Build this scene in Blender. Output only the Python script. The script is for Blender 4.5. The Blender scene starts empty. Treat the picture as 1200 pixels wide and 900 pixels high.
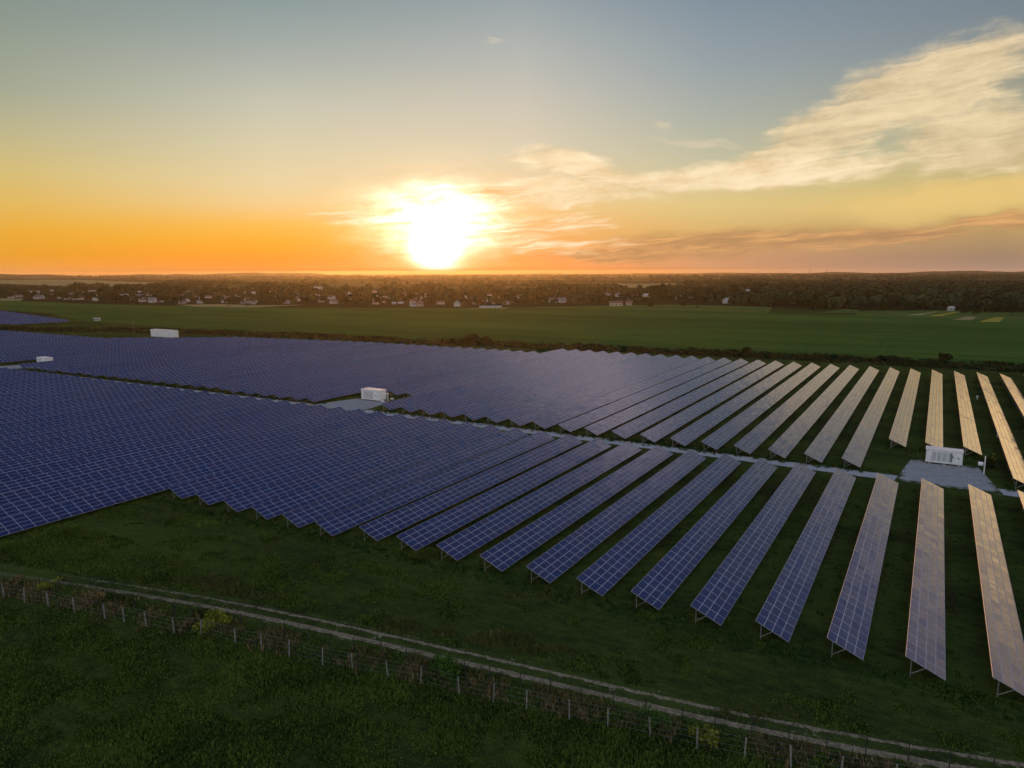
import bpy, math, random
import numpy as np
from mathutils import Matrix, Vector
R = math.radians
random.seed(7); rng = np.random.default_rng(7)
sc = bpy.context.scene
C = sc.collection

# ------------------------------------------------------------------ camera
CAM_H, FPX, PITCH, AZ, ROLL = 42.14, 836.26, 0.156, 0.5366, -0.0035
Fv = Vector((-math.sin(AZ)*math.cos(PITCH), math.cos(AZ)*math.cos(PITCH), -math.sin(PITCH)))
R0 = Vector((math.cos(AZ), math.sin(AZ), 0)); U0 = R0.cross(Fv)
Rv = R0*math.cos(ROLL)+U0*math.sin(ROLL); Uv = -R0*math.sin(ROLL)+U0*math.cos(ROLL)
Fh = Vector((-math.sin(AZ), math.cos(AZ), 0))
cam_d = bpy.data.cameras.new('camera'); cam = bpy.data.objects.new('camera', cam_d); C.objects.link(cam)
M = Matrix((Rv, Uv, -Fv)).transposed().to_4x4(); M.translation = (0, 0, CAM_H)
cam.matrix_world = M
cam_d.sensor_width = 36; cam_d.lens = FPX/1200*36; cam_d.clip_start = 0.5; cam_d.clip_end = 60000
sc.camera = cam

def ray(px, py): return Fv + Rv*((px-600)/FPX) - Uv*((py-450)/FPX)
def at(px, py, z=0.0):
    d = ray(px, py); t = (z-CAM_H)/d.z
    return d.x*t, d.y*t
def azel(px, py):
    d = ray(px, py).normalized()
    return math.degrees(math.atan2(d.dot(R0), d.dot(Fh))), math.degrees(math.asin(d.z))

# ------------------------------------------------------------------ node helpers
class S:                                  # tiny arithmetic on node sockets
    def __init__(s, nt, o): s.nt, s.o = nt, o
    def _m(s, op, a, b=None, c=None, clamp=False):
        n = s.nt.nodes.new('ShaderNodeMath'); n.operation = op; n.use_clamp = clamp
        for i, v in enumerate((a, b, c)):
            if v is None: continue
            if isinstance(v, S): s.nt.links.new(v.o, n.inputs[i])
            else: n.inputs[i].default_value = v
        return S(s.nt, n.outputs[0])
    def __add__(s, b): return s._m('ADD', s, b)
    __radd__ = __add__
    def __sub__(s, b): return s._m('SUBTRACT', s, b)
    def __rsub__(s, b): return s._m('SUBTRACT', b, s)
    def __mul__(s, b): return s._m('MULTIPLY', s, b)
    __rmul__ = __mul__
    def __truediv__(s, b): return s._m('DIVIDE', s, b)
    def __neg__(s): return s*-1
    def pw(s, b): return s._m('POWER', s, b)
    def exp(s): return s._m('EXPONENT', s)
    def mx(s, b): return s._m('MAXIMUM', s, b)
    def mn(s, b): return s._m('MINIMUM', s, b)
    def ab(s): return s._m('ABSOLUTE', s)
    def ss(s, lo, hi):
        n = s.nt.nodes.new('ShaderNodeMapRange'); n.interpolation_type = 'SMOOTHSTEP'
        s.nt.links.new(s.o, n.inputs[0]); n.inputs[1].default_value = lo; n.inputs[2].default_value = hi
        return S(s.nt, n.outputs[0])
def vmath(nt, op, a, b=None):
    n = nt.nodes.new('ShaderNodeVectorMath'); n.operation = op
    for i, v in enumerate((a, b)):
        if v is None: continue
        if isinstance(v, (tuple, Vector)): n.inputs[i].default_value = tuple(v)
        else: nt.links.new(v, n.inputs[i])
    return n
def comb(nt, x, y, z=0.0):
    n = nt.nodes.new('ShaderNodeCombineXYZ')
    for i, v in enumerate((x, y, z)):
        if isinstance(v, S): nt.links.new(v.o, n.inputs[i])
        else: n.inputs[i].default_value = v
    return n.outputs[0]
def noise(nt, vec, scale, detail=4, rough=.55, dist=0.0):
    n = nt.nodes.new('ShaderNodeTexNoise'); n.inputs['Scale'].default_value = scale
    n.inputs['Detail'].default_value = detail; n.inputs['Roughness'].default_value = rough
    n.inputs['Distortion'].default_value = dist
    nt.links.new(vec, n.inputs['Vector']); return S(nt, n.outputs['Fac'])
def mixc(nt, f, a, b):
    n = nt.nodes.new('ShaderNodeMix'); n.data_type = 'RGBA'
    for v, i in ((f, 0), (a, 6), (b, 7)):
        if isinstance(v, S): nt.links.new(v.o, n.inputs[i])
        elif isinstance(v, bpy.types.NodeSocket): nt.links.new(v, n.inputs[i])
        elif isinstance(v, (int, float)): n.inputs[i].default_value = v
        else: n.inputs[i].default_value = (*v[:3], 1)
    return n.outputs[2]
def lin(c): return tuple(((x/255)/12.92 if x/255 <= .04045 else ((x/255+.055)/1.055)**2.4) for x in c)

# ------------------------------------------------------------------ world: dusk sky, sun glow and clouds by direction
SUN_AZ, SUN_EL = azel(511, 289)
w = bpy.data.worlds.new('World'); sc.world = w; w.use_nodes = True
nt = w.node_tree; nt.nodes.clear()
tc = nt.nodes.new('ShaderNodeTexCoord'); D = tc.outputs['Generated']
def dot(v): return S(nt, vmath(nt, 'DOT_PRODUCT', D, v).outputs['Value'])
sep = nt.nodes.new('ShaderNodeSeparateXYZ'); nt.links.new(D, sep.inputs[0])
dz = S(nt, sep.outputs[2])
az = dot(R0)._m('ARCTAN2', dot(R0), dot(Fh))*57.29578
el = dz._m('ARCSINE', dz)*57.29578
EF = (el+2)/92.0
def ramp(stops):
    n = nt.nodes.new('ShaderNodeValToRGB'); cr = n.color_ramp; cr.interpolation = 'EASE' if False else 'LINEAR'
    stops = sorted(stops)
    while len(cr.elements) < len(stops): cr.elements.new(.5)
    for e_, (e, c) in zip(cr.elements, stops):
        e_.position = max(0, min(1, (e+2)/92)); e_.color = (*lin(c), 1)
    nt.links.new(EF.o, n.inputs[0]); return n.outputs[0]
def col(px, lst, hi):
    return [(azel(px, y)[1], c) for y, c in lst] + hi
zen = (58, 78, 124)
cols = [  # side and rear columns brightened beyond real dusk to light the ground
 (-170, [(0,(170,165,175)),(8,(205,200,210)),(20,(215,215,225)),(45,(205,210,222)),(68,(150,162,185)),(90,zen)]),
 (-75, [(0,(205,160,110)),(6,(205,180,130)),(14,(190,192,175)),(24,(165,175,178)),(45,(110,125,155)),(90,zen)]),
 (-34, col(0, [(318,(236,156,78)),(300,(234,158,46)),(270,(233,170,58)),(240,(226,182,92)),(200,(212,188,120)),(150,(188,180,140)),(100,(163,166,146)),(50,(148,157,142)),(0,(134,146,138))], [(28,(100,120,138)),(45,(66,86,128)),(90,zen)])),
 (-18, col(300, [(320,(250,146,66)),(306,(254,150,56)),(285,(252,170,52)),(262,(248,186,86)),(240,(240,202,140)),(215,(232,208,160)),(170,(216,204,170)),(120,(196,194,176)),(60,(165,172,166)),(0,(138,154,154))], [(28,(102,122,142)),(45,(66,86,130)),(90,zen)])),
 (1, col(600, [(320,(250,146,72)),(300,(244,154,84)),(270,(240,176,100)),(235,(236,200,144)),(180,(218,205,176)),(120,(200,194,180)),(60,(176,180,176)),(0,(150,161,166))], [(28,(120,130,152)),(45,(68,86,132)),(90,zen)])),
 (15, col(820, [(320,(212,150,106)),(300,(206,152,108)),(270,(216,178,112)),(240,(222,196,132)),(190,(196,190,158)),(140,(172,176,164)),(80,(150,161,166)),(0,(126,143,156))], [(28,(118,128,150)),(45,(70,88,134)),(90,zen)])),
 (34, col(1190, [(320,(166,138,124)),(300,(158,130,102)),(262,(192,158,100)),(235,(218,188,116)),(200,(198,180,120)),(160,(178,174,140)),(100,(150,152,138)),(40,(128,138,142)),(0,(118,131,140))], [(28,(82,98,138)),(45,(66,84,130)),(90,zen)])),
 (48, [(0,(205,160,105)),(3,(250,196,116)),(7,(250,206,134)),(11,(208,190,170)),(15,(160,158,174)),(19,(110,120,158)),(28,(76,92,132)),(40,(66,86,130)),(90,zen)]),  # unseen sky right of frame, colours shaped for the right rows' reflections
 (85, [(0,(190,155,125)),(4,(235,195,140)),(12,(215,195,165)),(20,(180,178,182)),(35,(150,160,180)),(60,(110,125,155)),(90,zen)]),
 (175, [(0,(170,165,175)),(8,(205,200,210)),(20,(215,215,225)),(45,(205,210,222)),(68,(150,162,185)),(90,zen)]),
]
sky = ramp(cols[0][1])
for (a0, _), (a1, c1) in zip(cols, cols[1:]):
    f = (az-a0)/(a1-a0); f = f._m('ADD', f, 0.0, clamp=True)
    sky = mixc(nt, f, sky, ramp(c1))

# wispy clouds: stretched noise inside soft ellipses, in azimuth/elevation degrees
wv = comb(nt, az*0.16, el*0.45)
wx = noise(nt, wv, 1.0, 3, .6)-.5
wy = noise(nt, vmath(nt, 'ADD', wv, (13.1, 7.7, 3.0)).outputs[0], 1.0, 3, .6)-.5
ca = az+wx*8.0; ce = el+wy*2.6
cy_ = el+wy*1.5-az*0.10
streak = noise(nt, comb(nt, az*0.055+el*0.05+wx*.3, cy_*0.70), 1.0, 6, .62, 0)
streak2 = noise(nt, comb(nt, az*0.15+el*.12, cy_*2.1, 5.0), 1.0, 8, .66, 0)
puff = noise(nt, comb(nt, az*0.30+wx*.5, el*.62+wy*.6, 2.0), 1.0, 8, .62, 0)
tex = streak*.32+streak2*.26+puff*.42
CP = comb(nt, ca, ce)
def blob(px, py, sx, sy, rot=0.0):
    a0, e0 = azel(px, py); a1, _ = azel(px+sx, py); _, e1 = azel(px, py-sy)
    A, B = abs(a1-a0), abs(e1-e0)
    mp = nt.nodes.new('ShaderNodeMapping'); mp.vector_type = 'TEXTURE'; nt.links.new(CP, mp.inputs[0])
    mp.inputs['Location'].default_value = (a0, e0, 0); mp.inputs['Rotation'].default_value = (0, 0, R(rot)); mp.inputs['Scale'].default_value = (A, B, 1)
    return S(nt, vmath(nt, 'DOT_PRODUCT', mp.outputs[0], mp.outputs[0]).outputs['Value'])
def cover(bl, gain, lo, hi, amp=1.6):
    t = None
    for b in bl: t = b if t is None else t.mn(b)
    t = (-t).exp()
    return ((t*gain)+(tex-.5)*amp*t.ss(0, .35)).ss(lo, hi)
big = cover([blob(1100,98,150,48,10), blob(985,148,100,38,24), blob(905,190,75,24,16), blob(1150,160,120,44,0)], 1.45, .28, 1.05, 2.3)
mid = cover([blob(880,206,190,15,2), blob(690,198,85,16,-12), blob(660,224,95,15,-4)], 1.5, .2, 1.0, 1.9)
low = cover([blob(860,284,190,17,1), blob(1030,276,130,13,0), blob(1170,262,85,9,2), blob(720,300,90,10,0)], 1.3, .2, 1.1, 1.6)
gld = cover([blob(1130,232,210,28,3)], 1.2, .15, 1.2, 1.6)
near = cover([blob(565,232,90,17,8), blob(610,268,110,18,3), blob(655,290,80,11,0), blob(465,258,85,9,-4)], 1.15, .25, 1.1, 2.2)
wsp = cover([blob(772,152,26,8,-12), blob(815,168,60,6,-8), blob(582,50,22,4,-10)], .85, .25, 1.2, 2.2)
rest = (streak.ss(.42, .62))*az.ss(36, 50)*el.ss(1, 6)*(1-el.ss(13, 20))  # unseen cloud band right of frame, shaped to mottle panel reflections
refl_veil = (streak*.7+streak2*.3).ss(.36, .62)*az.ss(-8, 12)*(1-az.ss(24, 34))*el.ss(19.3, 21.5)*(1-el.ss(24, 31))  # invented cloud above the frame, added to brighten reflections in the far rows
shade = tex.ss(.36, .62)
sky = mixc(nt, gld*.75, sky, lin((236,200,126)))
sky = mixc(nt, big*.9, sky, mixc(nt, shade, lin((206,182,142)), lin((244,220,176))))
sky = mixc(nt, wsp*.6, sky, lin((226,208,176)))
sky = mixc(nt, mid*.92, sky, mixc(nt, shade, lin((228,196,146)), lin((255,234,196))))
sky = mixc(nt, low*.85, sky, mixc(nt, streak2.ss(.42, .72), lin((178,134,92)), lin((236,176,112))))
sky = mixc(nt, rest*.35, sky, lin((255,222,160)))
sky = mixc(nt, refl_veil*.92, sky, lin((250,228,236)))
sky = mixc(nt, near*.85, sky, mixc(nt, streak2.ss(.4, .65), lin((236,176,112)), (1.02, .84, .58)))
hiz = (-(el/1.6)).exp()*az.ss(5, 35)*.4                        # dusty mauve air over the right horizon
sky = mixc(nt, hiz._m('ADD', hiz, 0.0, clamp=True), sky, lin((168,136,122)))
# aureole round the sun
da = (az-SUN_AZ)*.999; de = (el-SUN_EL)
r2 = da*da+de*de
core = (-(r2/1.6)).exp()*7.0*(tex*1.6+.2)
# the same glare scattered by the thin cloud above the sun
cloudg = ((tex-.38).mx(0.0)*3.2)*((-((da*da)/(4.6*4.6)+(de-1.9)*(de-1.9)/(2.3*2.3))).exp())*2.6
dw, ew = da+wx*7.0, de+wy*3.5
upw = (-((dw-.3)*(dw-.3)/(3.1*3.1)+(ew-1.8)*(ew-1.8)/(1.9*1.9))).exp()*4.6*(tex-.38).mx(0.0)*1.9+(-(r2/9.0)).exp()*.2
halo = (-(r2._m('SQRT', r2)/2.6)).exp()*.55
halo2 = (-(r2._m('SQRT', r2)/11.0)).exp()*.035
def scaled(colr, f):
    n = vmath(nt, 'SCALE', colr); nt.links.new(f.o, n.inputs['Scale']); return n.outputs[0]
tot = sky
for f, c in ((core, (1, .88, .72)), (cloudg, (1, .86, .74)), (upw, (1, .87, .76)), (halo, (1, .40, .03)), (halo2, (1, .55, .15))):
    tot = vmath(nt, 'ADD', tot, scaled(c, f)).outputs[0]
elp = el.mx(0.0)/.26
dim = 1-(-(elp*elp)).exp()*(-(da*da/(20*20.0))).exp()*.9
tot = scaled(tot, dim)
below = el.ss(-3.0, -.6)                                     # under the horizon: dark land
tot = mixc(nt, below, (0.02, .022, .012), tot)
gold = (-((az-47)*(az-47)/(11*11.0)+(el-4.5)*(el-4.5)/(3.8*3.8))).exp()*az.ss(35.3, 41)*1.35  # invented glow just outside the frame, added to gild the right panels' reflections
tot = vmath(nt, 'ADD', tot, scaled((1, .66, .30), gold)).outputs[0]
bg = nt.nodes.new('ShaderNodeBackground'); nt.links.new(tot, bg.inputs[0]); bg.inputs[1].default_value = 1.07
nish = nt.nodes.new('ShaderNodeTexSky'); nish.sky_type = 'NISHITA'; nish.sun_disc = False
nish.sun_elevation = R(SUN_EL)
# sun direction in the ground plane (camera azimuth measured to the right of Fh)
sdir = (Fh*math.cos(R(SUN_AZ))+R0*math.sin(R(SUN_AZ)))*math.cos(R(SUN_EL)) + Vector((0,0,math.sin(R(SUN_EL))))
nish.sun_rotation = math.atan2(sdir.x, sdir.y)
nish.air_density = 1.0; nish.dust_density = 1.5
bg2 = nt.nodes.new('ShaderNodeBackground'); nt.links.new(nish.outputs[0], bg2.inputs[0]); bg2.inputs[1].default_value = 0.06
NISH = True
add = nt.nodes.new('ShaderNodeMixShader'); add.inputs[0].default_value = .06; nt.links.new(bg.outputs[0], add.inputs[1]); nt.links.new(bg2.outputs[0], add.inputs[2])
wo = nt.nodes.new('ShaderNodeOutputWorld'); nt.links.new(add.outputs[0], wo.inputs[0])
w.cycles.sampling_method = 'MANUAL'; w.cycles.sample_map_resolution = 1024

ld = bpy.data.lights.new('sun', 'SUN'); lo = bpy.data.objects.new('sun', ld); C.objects.link(lo)
ld.energy = 3.2; ld.angle = R(.5); ld.color = (1, .40, .085)
lo.rotation_euler = sdir.to_track_quat('Z', 'Y').to_euler()

# ------------------------------------------------------------------ materials
def mat(name):
    m = bpy.data.materials.new(name); m.use_nodes = True; n = m.node_tree
    return m, n, n.nodes['Principled BSDF']
def setp(b, **k):
    for a, v in k.items():
        b.inputs[a.replace('_', ' ')].default_value = v
def plain(name, c, rough=.7, metal=0.0, var=.12, scale=1.5):
    m, n, b = mat(name); g = n.nodes.new('ShaderNodeNewGeometry')
    f = noise(n, g.outputs['Position'], scale, 5, .6)
    lo_ = tuple(x*(1-var*2) for x in c); hi_ = tuple(min(1, x*(1+var)) for x in c)
    n.links.new(mixc(n, f.ss(.3, .7), lo_, hi_), b.inputs['Base Color'])
    setp(b, Roughness=rough, Metallic=metal); return m
def grass_color(n, pos, dark=(.022,.034,.012), light=(.070,.102,.022), dry=(.085,.075,.030)):
    sx = n.nodes.new('ShaderNodeMapping'); n.links.new(pos, sx.inputs[0]); sx.inputs['Rotation'].default_value = (0,0,R(15))
    sx.inputs['Scale'].default_value = (.45, 1.0, 1.0)
    a = noise(n, sx.outputs[0], .07, 6, .62, .4); b_ = noise(n, sx.outputs[0], .9, 7, .72, .3)
    c_ = noise(n, pos, 4.0, 4, .7); d = noise(n, pos, .030, 5, .6)
    f = (a*.40+b_*.38+c_*.26).ss(.40, .64)
    g = mixc(n, f, dark, light)
    return mixc(n, (d*.7+b_*.3).ss(.55, .72)*.28, g, dry), b_, c_
def bump(n, b, h, strength=.6, dist=.3):
    bp = n.nodes.new('ShaderNodeBump'); bp.inputs['Strength'].default_value = strength; bp.inputs['Distance'].default_value = dist
    n.links.new(h.o, bp.inputs['Height']); n.links.new(bp.outputs[0], b.inputs['Normal'])

m_ground, n, b = mat('meadow_grass'); geo = n.nodes.new('ShaderNodeNewGeometry'); pos = geo.outputs['Position']
gc, nb, nc = grass_color(n, pos)
sp = n.nodes.new('ShaderNodeSeparateXYZ'); n.links.new(pos, sp.inputs[0]); gx, gy = S(n, sp.outputs[0]), S(n, sp.outputs[1])
# reddish bare earth strips in the lanes between the rows
lane = noise(n, comb(n, gx*.35, gy*.03), 1.0, 5, .6).ss(.52, .7)*gy.ss(80, 100)*(1-gy.ss(335, 345))
gc = mixc(n, lane*.55, gc, (.040, .026, .018))
# beyond: fields of different crops
dist = (gx*gx+gy*gy).pw(.5)
fn = noise(n, comb(n, gx*.0007, gy*.0016), 1.0, 4, .5)
farc = mixc(n, fn.ss(.5, .58), (.030,.036,.016), (.13,.12,.05))
farc = mixc(n, fn.ss(.56, .6), farc, (.05,.085,.03))
gc = mixc(n, dist.ss(800, 900)*(1-dist.ss(1500, 2100)), gc, (.028,.032,.015))
gc = mixc(n, dist.ss(1500, 2100), gc, farc)
n.links.new(gc, b.inputs['Base Color']); setp(b, Roughness=1.0); b.inputs['Specular IOR Level'].default_value = 0
bump(n, b, nb*.7+nc*.3, .9, .5)

m_crop, n, b = mat('crop_field'); geo = n.nodes.new('ShaderNodeNewGeometry'); pos = geo.outputs['Position']
mp = n.nodes.new('ShaderNodeMapping'); n.links.new(pos, mp.inputs[0]); mp.inputs['Rotation'].default_value = (0,0,R(9)); mp.inputs['Scale'].default_value = (.10, 1, 1)
cf = noise(n, mp.outputs[0], .10, 5, .6); cf2 = noise(n, mp.outputs[0], .012, 4, .5)
n.links.new(mixc(n, (cf*.5+cf2*.5).ss(.36, .64), (.040,.084,.020), (.078,.142,.030)), b.inputs['Base Color']); setp(b, Roughness=1.0); b.inputs['Specular IOR Level'].default_value = 0

def fieldmat(name, c0, c1):
    m, n, b = mat(name); g = n.nodes.new('ShaderNodeNewGeometry')
    n.links.new(mixc(n, noise(n, g.outputs['Position'], .02, 5, .6).ss(.35, .65), c0, c1), b.inputs['Base Color']); setp(b, Roughness=1.0); b.inputs['Specular IOR Level'].default_value = 0
    return m
m_yellow = fieldmat('yellow_field', (.28,.24,.05), (.42,.34,.06))
m_pale = fieldmat('pale_field', (.22,.21,.09), (.32,.28,.13))
m_green = fieldmat('light_green_field', (.07,.12,.03), (.11,.15,.04))
m_dark = fieldmat('rough_verge', (.020,.030,.012), (.05,.058,.022))

# gravel road / pad: bluish pale gravel with grassy edges
def gravelmat(name, c0, c1, edge):
    m, n, b = mat(name); g = n.nodes.new('ShaderNodeNewGeometry'); pos = g.outputs['Position']
    gcol, _, _ = grass_color(n, pos)
    tcn = n.nodes.new('ShaderNodeUVMap'); s_ = n.nodes.new('ShaderNodeSeparateXYZ'); n.links.new(tcn.outputs[0], s_.inputs[0])
    u, v = S(n, s_.outputs[0]), S(n, s_.outputs[1])
    e = noise(n, pos, .5, 6, .7); f = noise(n, pos, 2.5, 5, .7)
    k = edge(u, v, e, f)
    grav = mixc(n, (f*.6+e*.4).ss(.35, .65), c0, c1)
    n.links.new(mixc(n, k, gcol, grav), b.inputs['Base Color']); setp(b, Roughness=1.0); b.inputs['Specular IOR Level'].default_value = 0
    bump(n, b, f, .5, .08); return m
m_road = gravelmat('gravel_road', (.30,.32,.35), (.48,.50,.52), lambda u, v, e, f: ((.5-(u-.5).ab())*6+(e-.5)*1.6).ss(.1, .9))
m_pad = gravelmat('gravel_pad', (.24,.255,.27), (.40,.415,.43), lambda u, v, e, f: ((.5-(u-.5).ab()).mn(.5-(v-.5).ab())*8+(e-.5)*3.2+(f-.5)*1.2).ss(.2, .9))
def rut(u, v, e, f):
    w_ = (e-.5)*.22
    r1 = 1-((u+w_-.74).ab()).ss(.035, .10); r2 = 1-((u+w_-.28).ab()).ss(.05, .15)
    k = (r1*.7).mx(r2).mx((e-.40)*1.1)
    return (k*1.35+(f-.5)*1.1-.12)*1.0
m_track = gravelmat('dirt_track', (.11,.092,.062), (.38,.32,.235), lambda u, v, e, f: (rut(u, v, e, f)*(v.ss(10, 80)*.55+.45)+(e-.5)*1.7+(f-.5)*.6).ss(.25, .85)*(v.ss(-5, 70)*.55+.3))

m_glass, n, b = mat('solar_cells')
at_ = n.nodes.new('ShaderNodeAttribute'); at_.attribute_name = 'tone'; at_.attribute_type = 'GEOMETRY'
t = S(n, at_.outputs['Fac'])
pr = n.nodes.new('ShaderNodeNewGeometry')
wn = noise(n, pr.outputs['Position'], .25, 3, .6)
cc = mixc(n, t, (.005,.013,.072), (.015,.012,.058))
cc = mixc(n, wn.ss(.4, .7)*.5, cc, (.008,.026,.105))
n.links.new(cc, b.inputs['Base Color'])
GL = b
setp(b, Roughness=.12, IOR=1.85)
dn = noise(n, pr.outputs['Position'], 1.3, 4, .6)
n.links.new(((dn-.5)*.10+.13+t*.03).o, b.inputs['Roughness'])
m_frame = plain('anodised_aluminium', (.43,.47,.55), .5, .25, .05, 3)
m_steel = plain('galvanised_steel', (.34,.36,.37), .5, .7, .15, 3)
m_back = plain('module_backsheet', (.55,.55,.54), .6, 0, .05, 1)
m_white = plain('white_enclosure_paint', (.84,.87,.88), .5, 0, .05, 1.2)
m_louvre = plain('grey_louvre_metal', (.56,.60,.64), .5, 0, .08, 4)
m_roofw = plain('pale_roof_sheet', (.80,.80,.80), .45, 0, .05, .8)
m_darkm = plain('dark_metal', (.05,.05,.055), .5, .4, .1, 2)
m_conc = plain('weathered_concrete', (.36,.37,.36), .9, 0, .15, 5)
m_post = plain('old_concrete_post', (.20,.215,.20), .9, 0, .2, 3)
m_sign = plain('warning_sign_yellow', (.6,.45,.05), .5)
m_wood = plain('grey_pole_timber', (.12,.105,.085), .9)
m_bark = plain('bark', (.09,.065,.045), .95)
m_wall = [plain('house_wall_white', (.56,.54,.50), .85), plain('house_wall_cream', (.52,.44,.32), .85), plain('house_wall_brick', (.30,.17,.11), .9), plain('house_wall_grey', (.40,.39,.38), .9)]
m_roof = [plain('roof_slate', (.20,.19,.19), .8), plain('roof_red_tile', (.20,.10,.07), .85), plain('roof_pale_metal', (.48,.48,.47), .6, 0), plain('roof_brown', (.14,.10,.08), .85)]
m_win = plain('window_pane', (.03,.035,.045), .1)
def leafmat(name, c0, c1, sc_=.6, trans=.2):
    m, n, b = mat(name); g = n.nodes.new('ShaderNodeNewGeometry')
    oi = n.nodes.new('ShaderNodeObjectInfo')
    f = noise(n, g.outputs['Position'], sc_, 4, .6)
    f = (f*.6+S(n, g.outputs['Random Per Island'])*.4).ss(.3, .75)
    n.links.new(mixc(n, f, c0, c1), b.inputs['Base Color']); setp(b, Roughness=.8); b.inputs['Specular IOR Level'].default_value = 0
    return m
m_leaf = leafmat('tree_foliage', (.018,.030,.010), (.050,.068,.020))
m_leafd = leafmat('dark_foliage', (.012,.020,.009), (.032,.044,.016))
m_leafy = leafmat('yellow_green_foliage', (.10,.14,.02), (.30,.30,.04))
m_leafg = leafmat('bright_green_foliage', (.03,.075,.015), (.08,.17,.03))
m_dry = leafmat('dry_grass', (.060,.058,.026), (.25,.20,.095), .5)
m_tuft = leafmat('green_grass_tufts', (.014,.034,.009), (.040,.095,.018), .12)
m_tuft0 = leafmat('meadow_grass_blades', (.020,.036,.010), (.125,.205,.036), .14)
m_tuft2 = leafmat('pale_grass_tufts', (.05,.075,.02), (.13,.13,.045), .3)
m_wood_far = leafmat('distant_wood_foliage', (.014,.026,.013), (.062,.082,.034), .010)

# ------------------------------------------------------------------ mesh helpers
class MB:
    def __init__(s): s.v = []; s.f = []; s.m = []; s.mats = []; s.smooth = False
    def mi(s, m):
        if m not in s.mats: s.mats.append(m)
        return s.mats.index(m)
    def add(s, vs, fs, m):
        o = len(s.v); s.v += [tuple(p) for p in vs]; k = s.mi(m)
        for f in fs: s.f.append(tuple(i+o for i in f)); s.m.append(k)
    def box(s, x0, y0, z0, x1, y1, z1, m, bev=0):
        if bev:
            c = bev
            vs = []
            for z, i in ((z0, c), (z0+c, 0), (z1-c, 0), (z1, c)):
                vs += [(x0+i, y0+i, z), (x1-i, y0+i, z), (x1-i, y1-i, z), (x0+i, y1-i, z)]
            fs = [(3,2,1,0), (12,13,14,15)]
            for r in range(3):
                for k in range(4): fs.append((r*4+k, r*4+(k+1) % 4, r*4+4+(k+1) % 4, r*4+4+k))
            s.add(vs, fs, m); return
        vs = [(x0,y0,z0),(x1,y0,z0),(x1,y1,z0),(x0,y1,z0),(x0,y0,z1),(x1,y0,z1),(x1,y1,z1),(x0,y1,z1)]
        s.add(vs, [(3,2,1,0),(4,5,6,7),(0,1,5,4),(1,2,6,5),(2,3,7,6),(3,0,4,7)], m)
    def tube(s, p, q, r0, r1, m, n=6):
        p, q = Vector(p), Vector(q); d = (q-p).normalized()
        a = d.orthogonal().normalized(); c = d.cross(a)
        vs = []
        for o, r in ((p, r0), (q, r1)):
            for k in range(n):
                t = 2*math.pi*k/n; vs.append(o+a*math.cos(t)*r+c*math.sin(t)*r)
        fs = [(k, (k+1) % n, n+(k+1) % n, n+k) for k in range(n)] + [tuple(range(n))[::-1], tuple(range(n, 2*n))]
        s.add(vs, fs, m)
    def mesh(s, name):
        me = bpy.data.meshes.new(name); me.from_pydata(s.v, [], s.f)
        for m in s.mats: me.materials.append(m)
        me.polygons.foreach_set('material_index', s.m); me.update(); return me
    def obj(s, name, parent=None, loc=(0,0,0)): return link(name, s.mesh(name), parent, loc)
def link(name, me, parent=None, loc=(0,0,0), rz=0.0):
    o = bpy.data.objects.new(name, me); C.objects.link(o); o.location = loc; o.rotation_euler = (0,0,rz)
    if parent: o.parent = parent
    return o
def tag(o, label, cat, group=None):
    o['label'] = label; o['category'] = cat
    if group: o['group'] = group
    return o
def root(name, loc, label, cat, group=None, rz=0.0):
    return tag(link(name, None, None, loc, rz), label, cat, group)
def npmesh(name, V, Fq, mats, mi=None, attr=None):
    me = bpy.data.meshes.new(name); k = Fq.shape[1]; nf = len(Fq)
    me.vertices.add(len(V)); me.vertices.foreach_set('co', V.astype(np.float32).ravel())
    me.loops.add(nf*k); me.loops.foreach_set('vertex_index', Fq.astype(np.int32).ravel())
    me.polygons.add(nf); me.polygons.foreach_set('loop_start', np.arange(0, nf*k, k, dtype=np.int32))
    try: me.polygons.foreach_set('loop_total', np.full(nf, k, dtype=np.int32))
    except Exception: pass
    for m in mats: me.materials.append(m)
    if mi is not None: me.polygons.foreach_set('material_index', mi.astype(np.int32))
    if attr is not None:
        a = me.attributes.new('tone', 'FLOAT', 'FACE'); a.data.foreach_set('value', attr.astype(np.float32))
    me.update(); me.validate(); me.shade_flat(); return me
ONES = ['', 'first', 'second', 'third', 'fourth', 'fifth', 'sixth', 'seventh', 'eighth', 'ninth', 'tenth', 'eleventh', 'twelfth', 'thirteenth', 'fourteenth', 'fifteenth', 'sixteenth', 'seventeenth', 'eighteenth', 'nineteenth']
TENS = ['', '', 'twenty', 'thirty', 'forty', 'fifty', 'sixty', 'seventy', 'eighty', 'ninety']
TTH = ['', '', 'twentieth', 'thirtieth', 'fortieth', 'fiftieth', 'sixtieth', 'seventieth', 'eightieth', 'ninetieth']
def ordn(k): return ONES[k] if k < 20 else (TTH[k//10] if k % 10 == 0 else TENS[k//10]+'-'+ONES[k % 10])

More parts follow.
